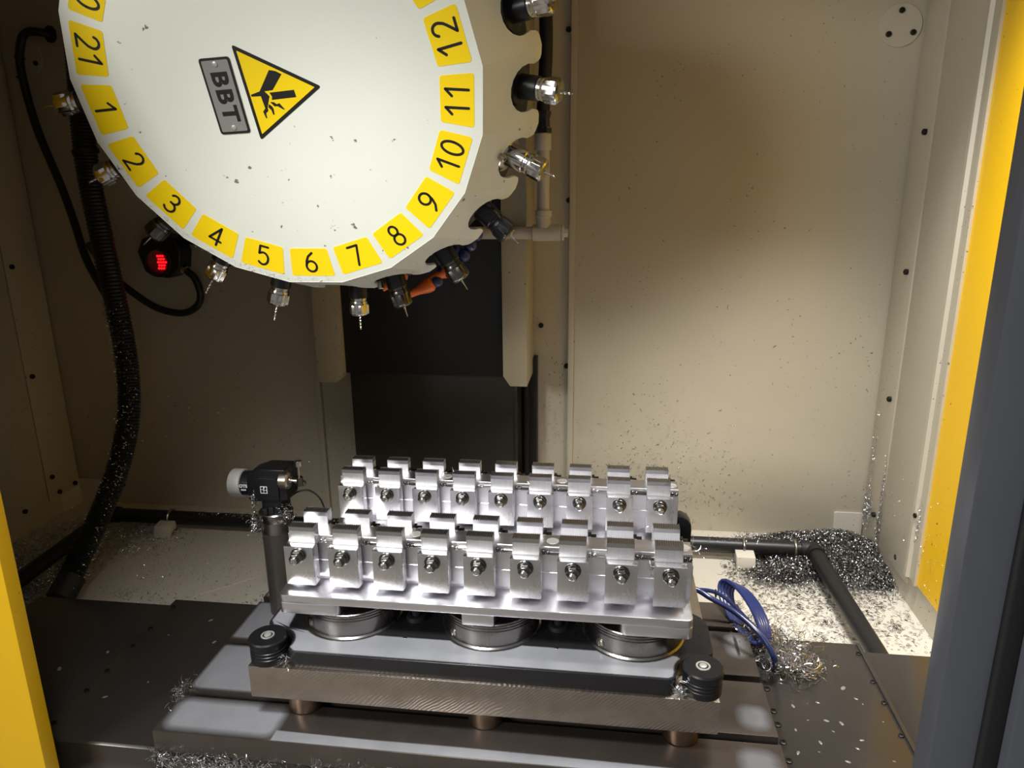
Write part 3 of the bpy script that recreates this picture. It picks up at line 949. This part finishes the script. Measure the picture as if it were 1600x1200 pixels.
part('cross_pipe', G().lathe([(0, 12.5), (150, 12.5)], (-118, 720, 624), (1, 0, 0), 28), PVC, pv)
part('end_plug', G().lathe([(0, 13), (3, 15.5), (6, 15.5), (7, 9), (14, 9)], (87, 720, 624), (1, 0, 0), 8), PVC, pv)

om = thing('optical_receiver', 'black optical receiver with glowing red lens on the back wall', 'receiver', (-862, 890, 565))
part('body', G().prism([(-903, 528), (-880, 516), (-842, 513), (-815, 536), (-808, 575), (-820, 605), (-860, 618), (-900, 605), (-916, 575)], 'y', 836, 890), BLACKA, om, 5, 3)
part('bezel', G().lathe([(0, 36), (6, 36), (8, 33), (8, 28), (4, 27)], (-866, 838, 552), (0, -1, 0), 36, cap=False), RUBBER, om)
part('lens', G().lathe([(0, 28), (4, 28), (6, 20), (7, 8), (7.2, .1)], (-866, 838, 552), (0, -1, 0), 32), REDL, om)
g = G()
for i in range(4):
    for k in range(5):
        xx, zz = -862 + i * 6.2 + (k % 2) * 2, 537 + k * 7.2
        if math.hypot(xx + 866, zz - 552) < 25:
            g.ball((xx, 830.5, zz), 2.7, 8, 6)
part('led_row', g, LED, om)
part('mount_block', G().box(-815, -768, 850, 890, 590, 640), BLACKA, om, 3)
part('cable_gland', G().lathe([(0, 9), (8, 11), (16, 11), (18, 8), (24, 8)], (-822, 850, 540), (.8, 0, -.5), 8), CHROME, om)
part('cable', G().tube(spline([(-806, 850, 530), (-786, 850, 510), (-778, 850, 470), (-795, 850, 442), (-835, 850, 428), (-895, 845, 443), (-953, 835, 488), (-985, 820, 530), (-1010, 800, 600)], 10), 8.5, 12), HOSE, om)

pp = [(-880, 705, 1250), (-885, 705, 1100), (-891, 700, 963), (-901, 700, 866), (-907, 700, 752), (-893, 690, 620), (-869, 670, 486), (-850, 650, 363), (-841, 620, 256), (-858, 590, 149), (-884, 540, 50), (-893, 470, -19), (-895, 405, -70)]
sp2 = spline(pp, 34)
hs = thing('corrugated_hose', 'thick black corrugated hose sweeping down the dark left side', 'hose', (-895, 405, -80))
part('hose_body', G().tube(sp2, [24.0 if (i // 1) % 2 else 21.6 for i in range(len(sp2))], 18), HOSE, hs)
part('hose_end', G().tube([(-893, 440, -48), (-895, 400, -75)], 27, 18), RUBBER, hs)
part('hose_strap', G().tube([Vector((-905, 700, 790)), Vector((-906, 700, 798))], 26, 18), RUBBER, hs)

cb = thing('power_cable', 'thin black cable curving out of the back wall at top left', 'cable', (-1097, 890, 1060))
part('cable_sheath', G().tube(spline([(-1085, 890, 1058), (-1098, 872, 1060), (-1126, 868, 1060), (-1146, 868, 1040), (-1158, 868, 982), (-1142, 866, 857), (-1101, 860, 727), (-1068, 840, 650), (-1020, 800, 560), (-950, 755, 480), (-892, 712, 420)], 10), 9, 12), HOSE, cb)
part('cable_gland', G().lathe([(0, 18), (5, 18), (7, 13)], (-1085, 890, 1058), (-.3, -1, 0), 20), RUBBER, cb)
for z, x in ((1010, -1154), (968, -1158)):
    part('cable_tie', G().tube([(x - 2, 868, z), (x - 3, 868, z - 5)], 10.5, 12), RUBBER, cb)

# coolant wash pipe around the floor
wp_ = thing('wash_pipe', 'black coolant wash pipe running around the cream floor', 'pipe', (-190, 755, ZF))
ZP, RPp = -66, 17
part('pipe_run', G().tube([(-1025, 757, ZP), (630, 757, ZP)], RPp, 18), HOSE, wp_)
part('pipe_run', G().tube([(646, 742, ZP), (657, 400, ZP), (660, 210, ZP)], RPp, 18), HOSE, wp_)
part('pipe_run', G().tube([(-1040, 742, ZP), (-1020, 450, ZP), (-1012, 210, ZP)], RPp, 18), HOSE, wp_)
for s_, x in ((1, 630), (-1, -1025)):
    part('elbow', G().tube(spline([(x - s_ * 12, 757, ZP), (x, 757, ZP), (x + s_ * 12, 753, ZP), (x + s_ * 15.5, 742, ZP), (x + s_ * 16, 728, ZP)], 5), RPp + 3, 18), RUBBER, wp_)
for x in (496, -872):
    br = part('pipe_bracket', G().prism([(706, ZF), (712, -70), (740, -66), (742, -84), (720, -88), (718, ZF)], 'x', x - 20, x + 20), CREAMF, wp_, 1.5)
    part('pipe_strap', G().tube([(x, 757 + 19.5 * math.cos(t), ZP + 19.5 * math.sin(t)) for t in [math.radians(q) for q in range(-40, 231, 15)]], 3, 8), STEEL, br)
part('pipe_strap', G().tube([(606, 757 + 19 * math.cos(t), ZP + 19 * math.sin(t)) for t in [math.radians(q) for q in range(0, 361, 20)]], 3, 8), STEEL, wp_)

# blue air hose coil at the right rear corner of the table
bl = thing('air_hose', 'coiled shiny blue air hose lying at the right end of the table', 'hose', (425, 330, -30))
A_, B_ = Vector((398, 418, 34)), Vector((446, 292, 2))
cen3 = (A_ + B_) / 2
ax1 = (B_ - A_) / 2
ax2 = Vector((11, 6, 20))
path = []
for i in range(5 * 24):
    w = 2 * PI * i / 24
    k = i / 24
    path.append(cen3 + ax1 * math.cos(w) * (1 - .03 * k) + ax2 * math.sin(w) + Vector((-8 + 4.6 * k, 0, 3 - 1.2 * k)))
part('hose_coil', G().tube(path, 3.4, 10), BLUEH, bl)
part('hose_run', G().tube(spline([(300, 330, 60), (335, 333, 70), (362, 322, 62), (398, 292, 56), (432, 258, 40), (450, 240, 14), (456, 262, -22)], 10), 4.6, 12), BLUEH, bl)
part('hose_run', G().tube(spline([(310, 352, 50), (352, 352, 58), (385, 352, 50), (420, 345, 20), (440, 330, 0)], 10), 3.6, 10), BLUEH, bl)
part('tie_band', G().tube([(375 + 0, 352 + 6 * math.cos(t), 53 + 6 * math.sin(t)) for t in [2 * PI * k / 12 for k in range(13)]], 1.2, 6), RUBBER, bl)

# ================================================================== METAL CHIPS
rng = np.random.default_rng(11)


def chips(name, label, pts, length, width, curl, mat_=None, lift=1.0, nrm=(0, 0, 1), flat=0.5, segs=4):
    """many curled slivers of swarf in one mesh; pts (n,3) in mm"""
    pts = np.asarray(pts, float)
    n = len(pts)
    L_ = rng.uniform(length[0], length[1], n)
    w_ = rng.uniform(width[0], width[1], n)
    c_ = rng.uniform(curl[0], curl[1], n)
    nz = np.array(nrm, float)
    d = rng.normal(size=(n, 3))
    d -= (d @ nz)[:, None] * nz * flat
    d /= np.linalg.norm(d, axis=1)[:, None]
    u = rng.normal(size=(n, 3))
    u -= (u @ nz)[:, None] * nz * flat
    u -= (u * d).sum(1)[:, None] * d
    u /= np.linalg.norm(u, axis=1)[:, None]
    b = np.cross(d, u)
    V = np.zeros((n, segs + 1, 2, 3))
    pos = pts.copy()
    for i in range(segs + 1):
        ang = c_ * (i / segs - .5)
        V[:, i, 0] = pos - b * w_[:, None] / 2
        V[:, i, 1] = pos + b * w_[:, None] / 2
        dr = d * np.cos(ang)[:, None] + u * np.sin(ang)[:, None]
        pos = pos + dr * (L_ / segs)[:, None]
    off = (V.reshape(n, -1, 3) @ nz).min(1) - (pts @ nz)
    V -= (off[:, None, None, None] - 0.2) * nz * min(1.0, lift)
    V = V.reshape(-1, 3) * S
    base_i = (np.arange(n) * (segs + 1) * 2)[:, None, None]
    q = np.array([[2 * i, 2 * i + 1, 2 * i + 3, 2 * i + 2] for i in range(segs)])[None]
    F = (base_i + q).reshape(-1, 4)
    me = bpy.data.meshes.new(name)
    me.vertices.add(len(V)); me.vertices.foreach_set('co', V.ravel())
    me.loops.add(F.size); me.loops.foreach_set('vertex_index', F.ravel().astype(np.int32))
    me.polygons.add(len(F))
    me.polygons.foreach_set('loop_start', np.arange(0, F.size, 4, dtype=np.int32))
    me.update(calc_edges=True)
    me.polygons.foreach_set('use_smooth', [True] * len(F))
    o = link(name, me, mat_ or CHIP)
    return tag(o, label, 'metal chips', None, 'stuff')


def gauss(n, cx, cy, sx, sy, x0=-1e9, x1=1e9, y0=-1e9, y1=1e9):
    out = np.zeros((0, 2))
    while len(out) < n:
        p = rng.normal(size=(n, 2)) * (sx, sy) + (cx, cy)
        p = p[(p[:, 0] > x0) & (p[:, 0] < x1) & (p[:, 1] > y0) & (p[:, 1] < y1)]
        out = np.vstack([out, p])
    return out[:n]


def hpile(x, y):
    h = 62 * np.exp(-(((x - 715) / 95) ** 2 + ((y - 790) / 75) ** 2))
    h += 34 * np.exp(-(((x - 590) / 70) ** 2 + ((y - 800) / 60) ** 2))
    h += 22 * np.exp(-(((x - 560) / 75) ** 2 + ((y - 690) / 45) ** 2))
    h += 26 * np.exp(-(((x - 735) / 70) ** 2 + ((y - 690) / 45) ** 2))
    return h


# packed body of the right pile
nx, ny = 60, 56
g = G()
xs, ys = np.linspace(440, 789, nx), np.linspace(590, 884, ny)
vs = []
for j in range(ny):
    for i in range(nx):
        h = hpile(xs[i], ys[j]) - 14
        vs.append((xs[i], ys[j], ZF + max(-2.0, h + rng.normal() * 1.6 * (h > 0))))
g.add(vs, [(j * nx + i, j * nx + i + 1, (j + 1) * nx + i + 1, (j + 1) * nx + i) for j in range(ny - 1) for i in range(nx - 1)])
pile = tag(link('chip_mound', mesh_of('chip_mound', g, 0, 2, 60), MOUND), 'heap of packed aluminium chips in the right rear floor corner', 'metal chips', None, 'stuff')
p = rng.uniform((450, 590), (788, 884), size=(90000, 2))
h = hpile(p[:, 0], p[:, 1])
p = p[rng.uniform(size=len(p)) < np.clip((h - 1) / 20, 0, 1)]
p = p[:40000]
z = ZF + np.maximum(0, hpile(p[:, 0], p[:, 1]) - 12) + rng.uniform(0, 10, len(p)) * np.clip(hpile(p[:, 0], p[:, 1]) / 16, 0, 1)
pz = np.column_stack([p, z])
chips('chip_pile', 'dull curled aluminium chips heaped in the right rear corner', pz[:11000], (8, 15), (.8, 1.4), (4, 8), CHIPD, lift=.6, flat=0, segs=7)
chips('chip_pile', 'bright glittering chips over the heap in the right rear corner', pz[11000:18000], (6, 12), (.8, 1.4), (3, 7), CHIP, lift=.8, flat=0, segs=6)
p = np.vstack([gauss(1150, 590, 610, 100, 60, 440, 788, 380, 880), gauss(190, 735, 520, 35, 60, 675, 788, 380, 880), gauss(300, 560, 470, 80, 60, 440, 640, 380, 700), gauss(300, 640, 700, 130, 70, 440, 788, 380, 880)] + [gauss(26, *c, 9, 8) for c in ((700, 560), (730, 600), (610, 520), (560, 450), (590, 470), (520, 560), (740, 520), (700, 620), (640, 480), (620, 420))])
chips('floor_chips', 'thin scatter of curled chips on the right cream floor', np.column_stack([p, np.full(len(p), ZF)]), (9, 22), (.6, 1.0), (3, 7.5), CHIPD, flat=.9, segs=8)
# right wall clumps
q = []
for y, z, sy, sz, n in ((783, 60, 3, 40, 320), (782, -20, 5, 30, 460), (850, -6, 13, 20, 620), (596, 75, 8, 24, 120), (700, 60, 40, 60, 50), (850, 120, 6, 60, 110), (520, 30, 25, 60, 40)):
    a = rng.normal(size=(n, 2)) * (sy, sz) + (y, z)
    a = a[a[:, 1] > ZF + 5]
    q.append(np.column_stack([np.full(len(a), 785.0 if y < 840 else 783.0), a]))
chips('wall_chips', 'chips clinging to the lower right wall and its trim', np.vstack(q), (3, 9), (.4, 1.0), (1, 5), nrm=(-1, 0, 0), flat=.6)
# back wall specks
q = np.vstack([gauss(760, 290, 20, 120, 80, 110, 780, -95, 420), gauss(160, 60, 230, 20, 130, 26, 92, -60, 600), gauss(60, 500, 420, 200, 250, 120, 780, -60, 1000)])
chips('back_wall_chips', 'small chips stuck to the right back panel', np.column_stack([q[:, 0], np.where(q[:, 0] < 95, 900, 890), q[:, 1]]), (2.5, 8), (.5, 1.2), (.5, 3), CHIPD, nrm=(0, -1, 0), flat=.7)
q = np.vstack([gauss(420, -800, 130, 140, 110, -1150, -520, -60, 420), gauss(260, -470, 60, 28, 90, -514, -404, -60, 320)])
chips('back_wall_chips', 'small dark chips stuck to the shaded left back panel', np.column_stack([q[:, 0], np.where(q[:, 0] > -515, 900, 890), q[:, 1]]), (2, 7), (.6, 1.5), (.5, 3), nrm=(0, -1, 0), flat=.7)
# left floor
p = np.vstack([gauss(5200, -1120, 560, 60, 120, XL + 2, -1000, 250, 880), gauss(2600, -985, 480, 34, 110, -1050, -900, 345, 740), gauss(1500, -940, 700, 60, 60, -1180, -700, 520, 880), gauss(420, -470, 440, 30, 40, -560, -400, 360, 560)])
chips('floor_chips', 'fine glinting chips over the dark left floor corner', np.column_stack([p, np.full(len(p), ZF + 1.0)]), (4, 10), (.7, 1.5), (1, 4), flat=.5)
p = np.vstack([gauss(520, -760, 560, 120, 90, -880, -520, 360, 880), gauss(60, -800, 470, 15, 12), gauss(120, -720, 460, 60, 14)])
chips('floor_chips', 'sparse dark chips on the left cream floor behind the covers', np.column_stack([p, np.full(len(p), ZF + 1.2)]), (3, 9), (.5, 1.1), (1, 4), flat=.85)
# on the hose
idx = rng.integers(len(sp2) * 6 // 12, len(sp2) - 5, 1500)
q = np.array([tuple(sp2[i]) for i in idx]) + 0
ang = rng.uniform(-2.6, -0.2, len(q))
q = q + np.column_stack([np.cos(ang) * 25.5, np.sin(ang) * 25.5, rng.uniform(-4, 4, len(q))])
chips('hose_chips', 'bright specks of chips sprinkled on the black corrugated hose', q, (2.5, 6), (.7, 1.5), (.5, 3), lift=0, nrm=(0, -1, 0), flat=0)
# back pipe
q = np.column_stack([np.concatenate([gauss(260, -700, 0, 60, 1)[:, 0], gauss(160, 470, 0, 45, 1)[:, 0], gauss(120, 630, 0, 30, 1)[:, 0]]), rng.normal(754, 7, 540), np.full(540, ZP + 16.0)])
chips('pipe_chips', 'chips lying along the black wash pipe at the back', q, (2, 7), (.5, 1.1), (.5, 4), flat=.3)

# stringy swarf: long curled wires
def swarf(name, label, starts, length, r, n_seg=14, curl=.55, grav=(0, 0, 0), sd=3, zmin=None):
    R_ = random.Random(sd)
    g = G()
    for s_ in starts:
        p = Vector(s_)
        d = Vector((R_.gauss(0, 1), R_.gauss(0, 1), R_.gauss(.1, .8))).normalized()
        axv = Vector((R_.gauss(0, 1), R_.gauss(0, 1), R_.gauss(0, 1))).normalized()
        L_ = R_.uniform(*length)
        c = R_.uniform(.2, 1) * curl
        path = [p.copy()]
        for i in range(n_seg):
            d = (Matrix.Rotation(c, 3, axv) @ d + Vector(grav)).normalized()
            p = p + d * (L_ / n_seg)
            if zmin is not None and p.z < zmin:
                p.z = zmin + R_.uniform(0, .5)
                d.z = abs(d.z) * .4
            path.append(p.copy())
        g.tube(path, R_.uniform(*r), 3, cap=False)
    me = mesh_of(name, g, 0, 2, 70)
    return tag(link(name, me, CHIP), label, 'metal chips', None, 'stuff')


R0 = random.Random(21)
nst = []
for i in range(1150):
    t = R0.random()
    a = Vector((446, 345, 8)).lerp(Vector((492, 268, -20)), t)
    s_ = (8 + 20 * math.sin(PI * min(1, t * .75 + .1)))
    nst.append((a.x + R0.gauss(0, s_ * .9), a.y + R0.gauss(0, s_ * .7), -29 + abs(R0.gauss(0, 11)) + (12 if t < .25 else 2)))
swarf('swarf_nest', 'tangled nest of bright stringy swarf around the blue hose', nst, (14, 42), (.32, .62), 12, .6, sd=5, zmin=-29)
nst = []
for i in range(1500):
    x = R0.uniform(-428, 60) if i < 1200 else R0.uniform(-428, -300)
    if R0.random() < .35 + .35 * math.sin(x * .045) and i < 1200:
        continue
    nst.append((x, R0.uniform(-9, 5), -34 + R0.gauss(0, 3) - (R0.random() ** 2) * (30 if x < -200 else 12)))
swarf('swarf_fringe', 'fringe of stringy swarf hanging along the front edge of the table', nst, (5, 22), (.28, .5), 6, .5, (0, 0, -.05), 8)
nst = [(-426 + R0.gauss(0, 3), 78 + R0.gauss(0, 14), 2 + abs(R0.gauss(0, 5))) for i in range(90)]
swarf('swarf_tuft', 'small tuft of swarf at the left end of a table slot', nst, (6, 16), (.25, .45), 6, .5, sd=9)
nst = [(-398 + R0.gauss(0, 4), 292 + R0.gauss(0, 5), 168 + R0.gauss(0, 11)) for i in range(190)] + [(-341 + R0.gauss(0, 7), 288 + R0.gauss(0, 5), 192 + R0.gauss(0, 9)) for i in range(150)] + [(-392 + R0.gauss(0, 2), 284, 215 + R0.gauss(0, 9)) for i in range(50)]
swarf('swarf_clump', 'clumps of fine swarf caught on the tool setter collar', nst, (4, 11), (.25, .5), 6, .7, sd=12)
nst = [(300 + R0.gauss(0, 8), 150 + R0.gauss(0, 8), 240 + R0.gauss(0, 4)) for i in range(14)] + [(205, 115, 232 + R0.uniform(-20, 10)) for i in range(8)] + [(247, 119 + R0.gauss(0, 1), 200 + R0.uniform(-20, 40)) for i in range(10)] + \
      [(R0.choice([-157, -95, -32, 30, 93, 156]) - 20 + R0.gauss(0, 7), 335 + R0.gauss(0, 5), 242 + R0.gauss(0, 3)) for i in range(46)] + [(-150 + R0.gauss(0, 30), 145 + R0.gauss(0, 12), 247) for i in range(8)] + [(200 + R0.gauss(0, 16), 190 + R0.gauss(0, 12), 200 + R0.gauss(0, 20)) for i in range(22)]
swarf('swarf_strands', 'loose bright swarf strands lying between the workpieces', nst, (8, 26), (.3, .6), 10, .35, sd=14)
nst = [(KX0 + 30 + R0.gauss(0, 3), 42 + R0.gauss(0, 3), 90 + abs(R0.gauss(0, 8))) for i in range(26)] + [(KX1 - 30 + R0.gauss(0, 4), 42 + R0.gauss(0, 4), 90 + abs(R0.gauss(0, 8))) for i in range(70)]
swarf('swarf_bits', 'bits of swarf wedged beside the black corner knobs', nst, (4, 12), (.25, .5), 6, .5, sd=15)
q = np.vstack([gauss(70, -500, 380, 25, 30), gauss(60, -450, 330, 25, 40)])
# flecks on the turret rim, below labels 2 to 6
q = []
for i in range(150):
    a = math.radians(R0.uniform(-160, -85))
    r_ = 254 + R0.gauss(0, 3)
    v = TC + E1 * (r_ * math.cos(a)) + E2 * (r_ * math.sin(a)) + TN * 0.5
    q.append(tuple(v))
chips('turret_flecks', 'fine metal flecks along the lower rim of the white turret', np.array(q), (1.5, 5), (.3, .7), (.5, 3), nrm=tuple(TN), flat=.9)
